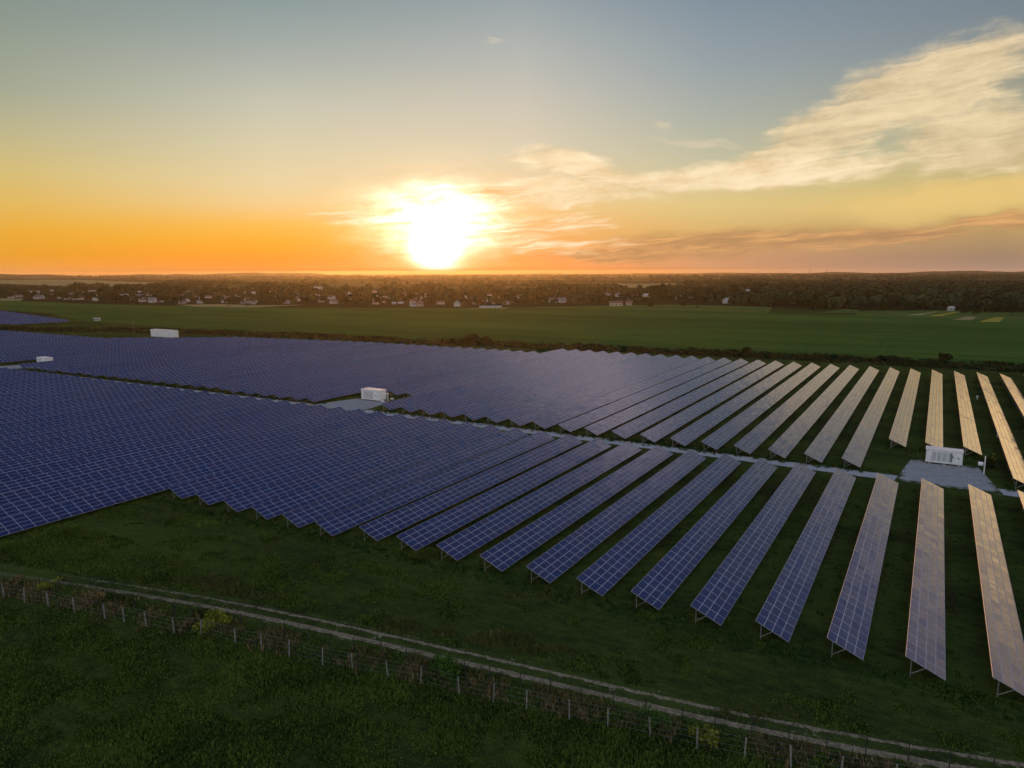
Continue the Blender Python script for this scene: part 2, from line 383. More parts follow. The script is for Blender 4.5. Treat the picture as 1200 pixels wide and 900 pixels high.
# ------------------------------------------------------------------ ground and surfaces
def struct(o): o['kind'] = 'structure'; return o
rs = [0]+list(np.geomspace(20, 11500, 30)); na = 96
V = [(0,0,0)]; F = []
for r in rs[1:]:
    for k in range(na): V.append((r*math.cos(2*math.pi*k/na), r*math.sin(2*math.pi*k/na), 0))
for k in range(na): F.append((0, 1+k, 1+(k+1) % na))
for j in range(len(rs)-2):
    for k in range(na):
        a = 1+j*na; F.append((a+k, a+na+k, a+na+(k+1) % na, a+(k+1) % na))
me = bpy.data.meshes.new('ground'); me.from_pydata(V, [], F); me.materials.append(m_ground); me.update()
struct(link('ground', me))
def sheet(name, poly, z, m, kind='structure'):
    me = bpy.data.meshes.new(name); me.from_pydata([(x, y, z) for x, y in poly], [], [tuple(range(len(poly)))]); me.materials.append(m)
    me.update(); o = link(name, me); o['kind'] = kind
    if me.polygons[0].normal.z < 0: me.flip_normals()
    return o
def strip(name, pts, wd, z, m):
    """ribbon along a polyline with uv: u across 0..1, v metres along"""
    P = [Vector((x, y)) for x, y in pts]; Q = []
    for a, b_ in zip(P, P[1:]):
        nseg = max(1, int((b_-a).length/4))
        for k in range(nseg): Q.append(a.lerp(b_, k/nseg))
    Q.append(P[-1])
    for _ in range(6): Q = [Q[0]]+[(Q[i-1]+Q[i]*2+Q[i+1])/4 for i in range(1, len(Q)-1)]+[Q[-1]]
    V = []; L = 0; uv = []
    for i, q in enumerate(Q):
        t = (Q[min(i+1, len(Q)-1)]-Q[max(i-1, 0)]).normalized(); nn = Vector((-t.y, t.x))
        if i: L += (q-Q[i-1]).length
        for s_, u in ((-1, 0), (1, 1)): V.append((q.x+nn.x*s_*wd/2, q.y+nn.y*s_*wd/2, z)); uv.append((u, L))
    F = [(2*i, 2*i+2, 2*i+3, 2*i+1) for i in range(len(Q)-1)]
    me = bpy.data.meshes.new(name); me.from_pydata(V, [], F); me.materials.append(m)
    lay = me.uv_layers.new(name='UVMap')
    for l in me.loops: lay.data[l.index].uv = uv[l.vertex_index]
    me.update(); o = link(name, me); struct(o)
    if me.polygons[0].normal.z < 0: me.flip_normals()
    return o
def roadY(X): return 162.6 - (0 if X > -100 else .0105*(-100-X)+.00011*(X+100)**2*0.35)
strip('gravel_road', [(140, 156), (60, 159.5), (16, 161.8), (-20, 162.3), (-60, 162.6), (-130, 162.4), (-200, 160.0), (-280, 157.6), (-360, 154.8), (-420, 153)], 5.2, .008, m_road)
TR = [at(-60, 657), at(0, 668), at(100, 682), at(200, 698), at(300, 716), at(400, 738), at(500, 761), at(600, 783), at(700, 807), at(800, 831), at(900, 853), at(1000, 873), at(1100, 890), at(1180, 902), at(1290, 920), at(1500, 950), at(1900, 1000)]
strip('dirt_track', TR, 4.2, .012, m_track)
def pad(name, poly, z=.012):
    xs = [p[0] for p in poly]; ys = [p[1] for p in poly]
    o = sheet(name, poly, z, m_pad); me = o.data; lay = me.uv_layers.new(name='UVMap')
    for l in me.loops:
        c = me.vertices[l.vertex_index].co
        lay.data[l.index].uv = ((c.x-min(xs))/(max(xs)-min(xs)), (c.y-min(ys))/(max(ys)-min(ys)))
    return o
pad('gravel_pad', [(-5.0, 159.6), (13.5, 159.6), (9.9, 181.2), (-2.6, 181.2)])
pad('gravel_pad', [(-172, 158.5), (-149, 159.5), (-152.4, 179), (-166, 179)])
pad('gravel_pad', [(-372, 151.5), (-344, 152), (-350, 172), (-364, 173)])
# big crop field beyond the farm, its far edge at the village
crop = sheet('crop_field', [at(1400, 440), at(1200, 428.5), at(1000, 419), at(900, 414), at(800, 409), at(700, 405), at(600, 402), at(500, 398), at(400, 393.5), at(300, 388), at(220, 385), at(100, 377), at(60, 368), at(-60, 358), at(-60, 349), at(0, 352), at(100, 356), at(200, 358.5), at(300, 360.3), at(450, 361), at(600, 361.5), at(700, 362), at(800, 364), at(900, 367), at(1000, 369.5), at(1100, 374), at(1200, 377.5), at(1400, 383)], .06, m_crop)
sheet('rough_verge', [at(1400, 451), at(1200, 437), at(1000, 426), at(850, 418), at(650, 410), at(430, 400), at(225, 391), at(220, 385), at(400, 393.5), at(600, 402), at(800, 409), at(1000, 419), at(1200, 428.5), at(1400, 440)], .03, m_dark)
def fld(name, pts, m, z): return sheet(name, [at(x, y) for x, y in pts], z, m)
fld('field_strip', [(0,352.5),(0,349.5),(28,350),(24,352.8)], m_pale, .10)
fld('field_strip', [(205,357.2),(260,356.5),(300,357.8),(360,357.2),(300,360.4),(230,359.4)], m_pale, .10)
fld('field_strip', [(545,361.6),(580,360.2),(600,361),(590,362)], m_pale, .10)
fld('field_strip', [(600,360.5),(760,357.5),(790,357),(905,360),(900,367),(800,364),(700,362)], m_green, .10)
fld('field_strip', [(985,362.5),(1006,363),(1008,367),(960,366.5)], m_green, .14)
fld('field_strip', [(1000,369.6),(1010,364.5),(1110,364),(1200,366),(1400,369),(1400,383),(1200,377.5),(1100,374)], m_green, .10)
fld('field_strip', [(1088,370.3),(1118,365.8),(1124,366),(1104,370.6)], m_yellow, .14)
fld('field_strip', [(1062,369.4),(1095,365.2),(1101,365.4),(1080,369.6)], m_pale, .14)
fld('field_strip', [(1147,377.2),(1166,372),(1177,372.4),(1171,377.4)], m_yellow, .14)
fld('field_strip', [(1115,374.8),(1135,370.8),(1145,371.5),(1138,375.5)], m_pale, .14)
fld('field_strip', [(0,332.5),(0,328.5),(90,328),(150,330),(190,331.5),(186,336),(90,336)], m_pale, .5)
fld('field_strip', [(716,337),(722,333),(790,332.5),(800,336),(760,337.5)], m_pale, .5)
fld('field_strip', [(1005,342),(1010,336),(1028,336),(1027,342)], m_green, .5)
fld('field_strip', [(1060,349.5),(1064,347),(1100,347),(1098,348.6)], m_pale, .5)

# ------------------------------------------------------------------ solar panel rows
PIT, X0, TILT, ZL, W, LM = 7.588, -22.893, .4104, .8, 4.06, 1.925
DX = W*math.cos(TILT); ZH = ZL+W*math.sin(TILT)
MW, ML, MT, FR = .998, 1.905, .04, .036
PU = W/4
slope = Vector((math.cos(TILT), 0, -math.sin(TILT))); nrm = Vector((math.sin(TILT), 0, math.cos(TILT)))
unit = []
for hx, hy, hz in [(0,0,-MT),(MW,0,-MT),(MW,ML,-MT),(0,ML,-MT),(0,0,0),(MW,0,0),(MW,ML,0),(0,ML,0),
                   (FR,FR,-.004),(MW-FR,FR,-.004),(MW-FR,ML-FR,-.004),(FR,ML-FR,-.004)]:
    unit.append((hx, hy, hz))
unit = np.array(unit)
UF = np.array([(3,2,1,0),(0,1,5,4),(1,2,6,5),(2,3,7,6),(3,0,4,7),(4,5,9,8),(5,6,10,9),(6,7,11,10),(7,4,8,11),(8,9,10,11)])
UM = np.array([2,0,0,0,0,0,0,0,0,1])
ST = np.array([[slope.x,slope.y,slope.z],[0,1,0],[nrm.x,nrm.y,nrm.z]])
def mod_pts(tip, roll):               # a single module with a tiny misalignment, in table axes
    p = unit.copy(); p[:, 2] += (p[:, 0]-MW/2)*tip+(p[:, 1]-ML/2)*roll
    return p
VAR = []
for k in range(24):
    VAR.append(npmesh('solar_module', mod_pts(rng.normal(0, .007), rng.normal(0, .007)) @ ST, UF, [m_frame, m_glass, m_back], UM, np.full(len(UF), rng.random())))
def module_origin(j, k, off):
    s_ = k*PU+(PU-MW)/2
    return slope*s_+Vector((0, j*LM+(LM-ML)/2, ZH+off[j]))
def rest_mesh(js, off, tilt_off, n_along):
    P = []; T = []
    jj, kk = np.meshgrid(js, np.arange(4), indexing='ij'); jj = jj.ravel(); kk = kk.ravel(); N = len(jj)
    tip = rng.normal(0, .006, N)+tilt_off[jj]; rol = rng.normal(0, .006, N)
    base = np.repeat(unit[None], N, 0)
    base[:, :, 2] += (base[:, :, 0]-MW/2)*tip[:, None]+(base[:, :, 1]-ML/2)*rol[:, None]
    # table tilt differs a little section by section
    base[:, :, 2] += 0
    Wd = base @ ST
    o = np.stack([slope.x*(kk*PU+(PU-MW)/2), jj*LM+(LM-ML)/2, slope.z*(kk*PU+(PU-MW)/2)+ZH+off[jj]-0*kk], 1)
    Wd += o[:, None, :]
    V = Wd.reshape(-1, 3); F = (UF[None]+12*np.arange(N)[:, None, None]).reshape(-1, 4)
    tone = np.repeat(rng.random(N), len(UF))
    return npmesh('solar_modules', V, F, [m_frame, m_glass, m_back], np.tile(UM, N), tone)
def frame_parts(y):
    """post, brace and sloping rafter of one support, at y"""
    p = MB(); sx = .62; zt = ZH-sx*math.tan(TILT)-.12
    p.box(sx*.92-.05, y-.04, -.2, sx*.92+.05, y+.04, zt, m_steel)
    b_ = MB(); b_.tube((sx*.92+.03, y, .35), (2.0, y, ZH-2.0*math.tan(TILT)-.16), .035, .035, m_steel, 5)
    r = MB(); a0 = slope*.15+Vector((0, y, ZH-.13)); a1 = slope*3.9+Vector((0, y, ZH-.13)); r.tube(a0, a1, .045, .045, m_steel, 4)
    return p, b_, r
def rails(L):
    m = MB()
    for s_ in (.55, 1.6, 2.5, 3.5):
        q = slope*s_+nrm*(-MT-.035); m.tube((q.x, .05, ZH+q.z), (q.x, L-.05, ZH+q.z), .032, .032, m_steel, 4)
    return m
_p, _b, _r = frame_parts(0.0)
ME_POST, ME_BRACE, ME_RAFT = _p.mesh('post'), _b.mesh('brace'), _r.mesh('rafter')
SUP = {}
def support_mesh(L, first):
    key = (round(L), first)
    if key not in SUP:
        m = MB(); y = first
        while y < L:
            for q in frame_parts(y): m.add(q.v, q.f, m_steel)
            y += 2*LM
        SUP[key] = m.mesh('support_frames')
    return SUP[key]
RAIL = {}
def build_row(i, y0, y1, label, group, single=0):
    nA = int(round((y1-y0)/LM)); L = nA*LM
    x = X0+i*PIT
    t = root('solar_panel_row', (x, y1-L, 0), label, 'solar panels', group)
    ncut = 22; off = np.zeros(nA); tl = np.zeros(nA)
    for s0 in range(0, nA, ncut):
        off[s0:s0+ncut] = rng.normal(0, .02)+np.linspace(0, 1, len(off[s0:s0+ncut]))*rng.normal(0, .02); tl[s0:s0+ncut] = rng.normal(0, .011)
    js0 = 0
    if single:
        for j in range(single):
            for k in range(4):
                o = bpy.data.objects.new('solar_module', random.choice(VAR)); C.objects.link(o)
                o.parent = t; o.location = module_origin(j, k, off)
        js0 = single
    o = link('solar_modules', rest_mesh(np.arange(js0, nA), off, tl, nA), t); o['kind'] = 'stuff'
    kL = round(L)
    if kL not in RAIL: RAIL[kL] = rails(L).mesh('purlins')
    link('purlins', RAIL[kL], t)
    if single:
        for q in range(3):
            yy = .5+q*2*LM
            for nm, me in (('post', ME_POST), ('brace', ME_BRACE), ('rafter', ME_RAFT)):
                link(nm, me, t, (0, yy, 0))
        o = link('support_frames', support_mesh(L, .5+6*LM), t); o['kind'] = 'stuff'
    else:
        o = link('support_frames', support_mesh(L, .5), t); o['kind'] = 'stuff'
    return t
rightmost = 5
NB = 'rows of solar panels in the near block'; FB = 'rows of solar panels beyond the gravel road'; DB = 'rows of solar panels in the distant left block'
def b1far(i):
    X = X0+i*PIT
    return roadY(X)-7.4 if False else (155.4 if X > -110 else 155.4+.022*(X+110))
for i in range(-46, 7):
    y1 = b1far(i)
    if i >= -13:
        y0 = 80.33 if i >= -4 else 80.33+.36*(i+4)*.85
        y1 = y0+39*LM if i >= -4 else y1
        single = 25 if i <= 5 else 0
    else: y0 = y1-81*LM; single = 0
    k = rightmost-i+1
    if i == 6: lab = 'solar panel row of the near block just outside the right edge'
    elif i == 5: lab = 'solar panel row of the near block, only its far corner showing at the right edge'
    elif i >= -13:
        look = 'gold-grey' if i > 1 else 'blue-grey' if i > -3 else 'deep blue'
        lab = f'{look} solar panel row, {ordn(k)} from the right in the near block'
    else: lab = f'long blue solar panel row, {ordn(k)} from the right in the near block'
    build_row(i, y0, y1, lab, NB, single)
def b2near(i):
    X = X0+i*PIT
    y = 164.2 if X > -110 else 164.2+.022*(X+110)-(.012*(-300-X) if X < -300 else 0)
    if i in (2, 3, 4): y = 188.3
    if i in (-19, -18, -17): y = 184.5+2*(i == -19)
    if i in (-46, -45, -44): y = 176
    return y
def b2far(i):
    if i >= -19: return 333.5+(8 if i == -19 else 0)*0
    if i >= -35: return 316-.2*(-20-i)
    if i >= -47: return 313-1.3*(-35-i)
    if i >= -56: return 297-5.0*(-47-i)
    return 252
nrow = 0
for i in range(10, -77, -1):
    y0, y1 = b2near(i), b2far(i)
    k = 9-i+0
    if i in (10, 9): lab = 'solar panel row beyond the gravel road, outside the right edge' + (' and outermost' if i == 10 else '')
    else:
        look = 'golden' if i > 0 else 'pale gold and grey' if i > -8 else 'pale lilac' if i > -19 else 'purple-blue' if i > -40 else 'dark blue'
        short = ', cut short behind the cabin' if i in (2,3,4,-17,-18,-19,-44,-45,-46) else ''
        lab = f'{look} solar row, {ordn(k)} from the right beyond the road{short}'
    build_row(i, y0, y1, lab, FB)
k = 0
for i in range(-83, -123, -1):
    X = X0+i*PIT; k += 1
    y0 = 293+(.10*(-83-i)); y1 = 338+(i+83)*-1.65
    if y1-y0 < 12: continue
    build_row(i, y0, y1, f'far blue solar panel row, {ordn(k)} from the right in the distant left block', DB)

# ------------------------------------------------------------------ inverter cabins
def cabin(x, y, Wd, Dp, Ht, label, louv, extra=True):
    t = root('inverter_cabin', (x, y, 0), label, 'inverter cabin', 'white inverter cabins in the solar farm')
    m = MB()
    nb_ = 3 if Wd < 12 else 8
    m = MB(); m.box(-.1, -.1, .0, Wd+.1, Dp+.1, .10, m_conc); m.obj('plinth', t)
    for k in range(nb_):
        xx = .5+(Wd-1.4)*k/(nb_-1); m = MB(); m.box(xx, -.45, .0, xx+.55, .35, .34, m_conc, .03); m.obj('footing', t)
    m = MB(); m.box(0.12, .12, .10, Wd-.12, Dp-.12, .42, m_darkm); m.obj('skid_frame', t)
    m = MB(); m.box(0, 0, .42, Wd, Dp, Ht, m_white, .04)
    if not louv:                                                 # corrugation of a container wall
        nr = int(Wd/.3)
        for q in range(nr): m.box(.1+q*(Wd-.2)/nr, -.03, .6, .1+q*(Wd-.2)/nr+.14, 0, Ht-.2, m_white)
    m.obj('body', t)
    m = MB(); m.box(-.12, -.15, Ht+.003, Wd+.12, Dp+.12, Ht+.20, m_roofw, .05); m.obj('roof', t)
    if louv:
        for q in range(louv):
            x_ = 1.1+q*1.02
            m = MB(); m.box(x_, -.03, .85, x_+.82, -.002, Ht-.35, m_louvre)
            zz = .95
            while zz < Ht-.45: m.box(x_+.04, -.07, zz, x_+.78, -.032, zz+.05, m_louvre); zz += .16
            m.obj('louvre_panel', t)
        m = MB(); m.box(Wd-2.3, -.03, .6, Wd-1.3, -.002, Ht-.3, m_white, .008); d = m.obj('door', t)
        m = MB(); m.box(Wd-1.45, -.07, 1.35, Wd-1.38, -.032, 1.6, m_darkm); m.obj('handle', d)
        m = MB(); m.add([(Wd-2.05, -.034, 1.9), (Wd-1.6, -.034, 1.9), (Wd-1.83, -.034, 2.3)], [(0,1,2)], m_darkm); m.obj('warning_sign', t)
        m = MB(); m.box(Wd-.9, -.03, 1.7, Wd-.65, -.002, 2.0, m_darkm); m.obj('control_box', t)
    else:
        for x_ in (Wd*.29, Wd*.82):
            m = MB(); m.box(x_, -.06, 1.0, x_+1.1, -.032, 2.3, m_louvre); m.obj('vent_grille', t)
        m = MB(); m.box(Wd*.4, -.06, .6, Wd*.4+1.0, -.032, Ht-.4, m_white); m.obj('door', t)
    return t
cabin(.2, 178.2, 6.9, 2.9, 3.2, 'white inverter cabin with louvred front on the grey pad at the right', 4)
cabin(-163.2, 176.0, 7.9, 3.4, 3.6, 'white inverter cabin with louvred front at the end of the pad in the middle', 4)
cabin(-358.2, 170.3, 7.8, 3.2, 3.6, 'small white inverter cabin by the road at the far left', 3)
cabin(-451.0, 286.2, 24.5, 3.6, 4.9, 'long white container building on the far side of the panels, by the green field', 0)

# small things by the cabins
t = root('antenna_mast', (10.9, 174.6, 0), 'white mast with a round white drum beside the right inverter cabin', 'mast')
m = MB(); m.tube((0,0,0), (0,0,3.9), .12, .10, m_white, 8); m.obj('pole', t)
m = MB(); m.tube((-.25,0,2.1), (-1.15,.1,2.1), .42, .42, m_white, 14); m.obj('drum', t)
m = MB(); m.tube((-.02,0,2.1), (-.3,0,2.1), .07, .07, m_steel, 6); m.obj('bracket', t)
def marker(x, y, h, label, w_=.15):
    t = root('marker_post', (x, y, 0), label, 'post')
    m = MB(); m.tube((0,0,0), (0,0,h), w_*.5, w_*.45, m_white, 8); m.obj('post', t)
    m = MB(); m.box(-w_, -w_, h+.002, w_, w_, h+.4, m_white, .02); m.obj('cap_box', t)
marker(15.6, 216.5, 1.3, 'small white post between golden panel rows near the right edge', .3)
marker(-154.0, 178.6, 2.3, 'slim white post standing right of the middle inverter cabin', .28)
marker(13.4, 277.7, .8, 'tiny white marker post between the last golden rows, farther back', .3)
for (px, py, lab) in ((448.5, 471.2, 'white block lying at the foot of the post by the middle cabin'), (459.5, 468.2, 'white block lying in the grass right of the middle cabin')):
    x, y = at(px, py); t = root('concrete_block', (x, y, 0), lab, 'block'); m = MB(); m.box(-.5, -.35, 0, .5, .35, .55, m_white, .08); m.obj('block', t)

# ------------------------------------------------------------------ vegetation builders
def clump(n_leaf, rad, centre, size, flat=1.0, r=rng):
    """random leaf quads spread through an ellipsoid; returns V, F"""
    d = r.normal(size=(n_leaf, 3)); d /= np.linalg.norm(d, axis=1)[:, None]
    rr = r.random(n_leaf)**.45
    c = np.array(centre)+d*rr[:, None]*np.array(rad)
    a = r.normal(size=(n_leaf, 3)); a /= np.linalg.norm(a, axis=1)[:, None]
    b_ = np.cross(a, r.normal(size=(n_leaf, 3))); b_ /= np.linalg.norm(b_, axis=1)[:, None]
    s_ = size*(.6+.8*r.random(n_leaf))[:, None]
    V = np.stack([c-a*s_-b_*s_*.6, c+a*s_-b_*s_*.6, c+a*s_+b_*s_*.6, c-a*s_+b_*s_*.6], 1).reshape(-1, 3)
    F = np.arange(n_leaf*4).reshape(-1, 4); return V, F
def tree_mesh(kind, seed, mleaf):
    r = np.random.default_rng(seed); Vs = []; Fs = []; o = 0
    if kind == 'round': h, wd, th, nb_ = 10, 4.2, 2.2, 14
    elif kind == 'wide': h, wd, th, nb_ = 9, 5.6, 2.0, 18
    elif kind == 'poplar': h, wd, th, nb_ = 17, 1.7, 1.8, 14
    elif kind == 'spruce': h, wd, th, nb_ = 14, 3.0, 1.2, 14
    else: h, wd, th, nb_ = 3.0, 1.8, .2, 7
    for k in range(nb_):
        u = (k+.5)/nb_
        if kind == 'poplar': z = th+(h-th)*u; rr = wd*(math.sin(math.pi*min(1, u*.9+.12)))**.6*.5; c = r.normal(0, .25, 2)
        elif kind == 'spruce': z = th+(h-th)*u; rr = wd*(1-u)*.6+.3; c = r.normal(0, .25, 2)
        else:
            z = th+(h-th)*(.18+.72*r.random()); q = math.sqrt(max(.05, 1-((z-th)/(h-th)-.45)**2*3.2)); ang = r.random()*6.28; rad = wd*.62*q*math.sqrt(r.random())
            c = (rad*math.cos(ang), rad*math.sin(ang)); rr = wd*.42*(.6+.6*r.random())
        v, f = clump(46, (rr, rr, rr*(.75 if kind not in ('poplar', 'spruce') else 1.3)), (c[0], c[1], z), .34 if kind != 'bush' else .2, r=r)
        Vs.append(v); Fs.append(f+o); o += len(v)
    V = np.concatenate(Vs); F = np.concatenate(Fs)
    mi = np.zeros(len(F))
    tm = MB(); tm.tube((0,0,-.2), (0,0,h*.55), .05*h*.5, .03, m_bark, 6)
    for k in range(4):
        a = 1.6*k+seed; tm.tube((0,0,th*.8+.3*k), (wd*.4*math.cos(a), wd*.4*math.sin(a), th+h*.35), .09, .02, m_bark, 4)
    tv = np.array(tm.v); 
    tf = np.array([f if len(f) == 4 else (f[0], f[1], f[2], f[3]) for f in tm.f])
    F = np.concatenate([F, tf+len(V)]); V = np.concatenate([V, tv]); mi = np.concatenate([mi, np.ones(len(tf))])
    return npmesh(kind+'_tree', V, F, [mleaf, m_bark], mi)
TREES = {k: [tree_mesh(k, s_, ml) for s_, ml in ((1, m_leaf), (2, m_leafd), (3, m_leaf))] for k in ('round', 'wide', 'poplar', 'spruce')}
NTREE = [0]
def tree(kind, x, y, s_, label, group, sz=1.0):
    o = link('tree' if kind not in ('poplar', 'spruce') else ('poplar_tree' if kind == 'poplar' else 'conifer_tree'), random.choice(TREES[kind]), None, (x, y, 0), random.random()*6.28)
    o.scale = (s_, s_, s_*sz); tag(o, label, 'tree', group); NTREE[0] += 1; return o

# distant woods as one mass: leafy clumps scattered in bands
ICO = []
def blobwood(name, pts, hts, seed, leaf=14):
    r = np.random.default_rng(seed); Vs = []; n0 = len(pts)
    # each tree: 'leaf' quads on a squashed dome
    N = n0*leaf
    P = np.repeat(np.array(pts), leaf, 0); H = np.repeat(np.array(hts), leaf)
    d = r.normal(size=(N, 3)); d[:, 2] = np.abs(d[:, 2])*1.1-.15; d /= np.linalg.norm(d, axis=1)[:, None]
    rad = H*.55
    c = np.stack([P[:, 0]+d[:, 0]*rad, P[:, 1]+d[:, 1]*rad, H*.42+d[:, 2]*H*.52], 1)
    t1 = np.cross(d, np.array([0, 0, 1.0])+r.normal(0, .3, (N, 3))); t1 /= np.linalg.norm(t1, axis=1)[:, None]
    t2 = np.cross(d, t1)
    s_ = (H*.30*(.6+.8*r.random(N)))[:, None]
    j = lambda: r.normal(0, .14, (N, 1))*s_*d
    V = np.stack([c-t1*s_-t2*s_+j(), c+t1*s_-t2*s_+j(), c+t1*s_+t2*s_+j(), c-t1*s_+t2*s_+j()], 1).reshape(-1, 3)
    F = np.arange(N*4).reshape(-1, 4)
    o = link(name, npmesh(name, V, F, [m_wood_far])); o['kind'] = 'stuff'; o['label'] = 'mass of distant trees'; return o
def scatter_px(n, x0, x1, ytop, ybot, dens=None):
    """points on the ground, even in picture height so every distance gets cover"""
    out = []
    while len(out) < n:
        px = random.uniform(x0, x1); py = random.uniform(ytop, ybot)
        if dens and random.random() > dens(px, py): continue
        out.append((px, py))
    return out
def vn(x, y, s=1.0):                                    # cheap value noise for patchy woods
    def h(i, j): 
        v = math.sin(i*127.1+j*311.7+s*74.7)*43758.5453; return v-math.floor(v)
    i, j = math.floor(x), math.floor(y); fx, fy = x-i, y-j; fx = fx*fx*(3-2*fx); fy = fy*fy*(3-2*fy)
    return (h(i,j)*(1-fx)+h(i+1,j)*fx)*(1-fy)+(h(i,j+1)*(1-fx)+h(i+1,j+1)*fx)*fy
def forest_d(px, py):
    v = vn(px/38, py/3.2, 2)*.6+vn(px/14, py/2, 5)*.4
    right = 1/(1+math.exp(-(px-860)/35))
    base = .40+.32*right
    if py < 327: base += .25
    # clearings seen in the photograph
    for (a, b_, c, d) in ((-60, 190, 328.4, 336), (714, 802, 332, 337.8), (1004, 1029, 335.5, 342.5), (1058, 1100, 346.4, 349.8)):
        if a < px < b_ and c < py < d: return 0.0
    if px > 860 and 325.5 < py < 333: base -= .25
    return 1.0 if v < base else .05
def yedge(px):                                    # lower (near) edge of the trees in the photograph
    xs = [-140,0,100,200,300,450,600,700,760,850,900,960,1010,1060,1110,1160,1200,1340]
    ys = [348,350,354,356.5,357.5,358.5,359.5,358,357,356.5,360,362,364,363,363.5,367,366.5,368]
    return float(np.interp(px, xs, ys))
pts = []; hts = []
for px, py in scatter_px(9000, -140, 1340, 322.2, 345, forest_d):
    d = at(px, py); pts.append(d); hts.append(random.uniform(7, 13)*(1.0+.35*(py < 326)))
for px, py in scatter_px(560, -100, 860, 338, 358, lambda x, y: 1.0 if y < yedge(x)-1.5 and vn(x/17, y/2.6, 12) < .5 and not (x < 190 and y < 337) else 0.0):
    pts.append(at(px, py)); hts.append(random.uniform(5, 9))
blobwood('distant_wood', pts, hts, 3)
pts = []; hts = []
def dens_r(px, py):
    top = 345
    return 1.0
for px, py in scatter_px(2600, 800, 1340, 338, 368, lambda x, y: 1.0 if (y < yedge(x)-1.2 and (vn(x/20, y/4, 8) < .35+.5*(x-800)/250) and not (1058 < x < 1102 and 346.4 < y < 349.8) and not (1004 < x < 1029 and y < 342.5)) else 0.0):
    pts.append(at(px, py)); hts.append(random.uniform(5, 9.5)+5*(random.random() < .18))
blobwood('wood_beyond_the_fields', pts, hts, 5, 34)
# faint rolling ridges on the horizon
def ridge(px0, px1, dist, h, seed):
    V = []; F = []; n_ = 90
    for k in range(n_+1):
        px = px0+(px1-px0)*k/n_; a, _ = azel(px, 320); dd = Fh*math.cos(R(a))+R0*math.sin(R(a))
        hh = max(0.5, h*(.35+.9*vn(k/9, 0, seed)+.25*vn(k/2.2, 3, seed)-.25)*min(1, k/8, (n_-k)/8))
        for off, z in ((-500, 0), (-140, hh*.8), (0, hh), (250, hh*.8), (700, 0)):
            q = dd*(dist+off); V.append((q.x, q.y, z-.3))
    for k in range(n_):
        for j in range(4): F.append((k*5+j, k*5+5+j, k*5+6+j, k*5+1+j))
    me = bpy.data.meshes.new('hills'); me.from_pydata(V, [], F); me.materials.append(m_dark); me.update()
    for p in me.polygons: p.use_smooth = True
    struct(link('hills', me))
ridge(-200, 420, 9800, 38, 1); ridge(560, 960, 10300, 22, 2); ridge(880, 1400, 9300, 34, 3)

# individual village trees and houses between the crop field and the far woods
def zone(px):
    return 'at the left end of the village' if px < 150 else 'behind the long white container' if px < 300 else 'left of the sun glow' if px < 460 else 'right below the sun' if px < 620 else 'right of the sun glow' if px < 780 else 'near the middle of the right-hand wood edge' if px < 960 else 'at the right-hand wood edge'
random.seed(11)
for px, py in scatter_px(215, -30, 900, 336, 358.5, lambda x, y: 1.0 if y < yedge(x)-.6 and (vn(x/26, y/5, 4) < .55 or y > yedge(x)-5) and not (x < 190 and y < 338) else 0.0):
    x, y = at(px, py); kind = random.choice(['round', 'wide', 'round', 'wide', 'wide', 'round', 'poplar'])
    tree(kind, x, y, random.uniform(.7, 1.15), 'small dark tree among the houses '+zone(px), 'village trees '+zone(px))
for px, py in scatter_px(46, 880, 1230, 352, 368, lambda x, y: 1.0 if yedge(x)-3.5 < y < yedge(x)+.8 else 0.0):
    x, y = at(px, py); tree(random.choice(['round', 'wide']), x, y, random.uniform(.7, 1.2), 'dark broadleaf tree '+zone(px), 'trees at the wood edge '+zone(px))
for (px, py, kind, s_, lab) in (
    (768, 352, 'wide', 2.6, 'tall dark tree group leader rising right of the orange-roofed barn'), (777, 350, 'round', 2.3, 'rounded tall tree just right of the tallest dark tree'),
    (734, 347, 'poplar', 1.1, 'dark poplar left of the tall tree group'), (861, 348, 'wide', 2.1, 'broad dark tree behind the pale blue house'),
    (885, 350, 'wide', 2.3, 'broad dark tree right of the pale blue house'), (762, 361.5, 'wide', .75, 'low round tree standing at the edge of the green field'),
    (801, 360.5, 'wide', .9, 'dark round bush-like tree alone on the pale green strip'), (817, 361.8, 'round', .35, 'tiny dark bush on the pale green strip'),
    (1018, 366, 'wide', 1.25, 'dark round tree in front of the right-hand wood, left of a pair'), (1034, 366.5, 'wide', 1.2, 'dark round tree in front of the right-hand wood, right of a pair'),
    (978, 364.5, 'round', 1.1, 'dark tree with a round crown near the pale grey house'), (958, 363, 'wide', 1.3, 'broad dark tree left of the pale grey house'),
    (1130, 369.5, 'wide', .9, 'left one of two round trees by the yellow strip'), (1143, 370.5, 'wide', .9, 'right one of two round trees by the yellow strip'),
    (1185, 369.5, 'wide', 1.2, 'round dark tree near the right edge above the yellow field'),
    (89, 343.5, 'poplar', 1.5, 'tallest poplar over the left village'), (93, 343.5, 'poplar', 1.15, 'shorter poplar right next to the tallest one'),
    (122, 344, 'poplar', 1.2, 'poplar standing over the left village, middle one'), (137, 344.5, 'poplar', 1.15, 'slim poplar over the left village, rightmost of three'),
    (15, 345, 'poplar', .9, 'poplar in the leftmost poplar clump'), (22, 345, 'poplar', .85, 'second poplar of the leftmost clump'), (65, 343, 'poplar', .8, 'short poplar between the clump and the tallest one'),
    (289, 360, 'round', .28, 'tiny dark bush on the pale strip, left one'), (269, 359.6, 'round', .25, 'tiny dark bush on the pale strip, far left one'),
    ):
    x, y = at(px, py); tree(kind, x, y, s_, lab, None)

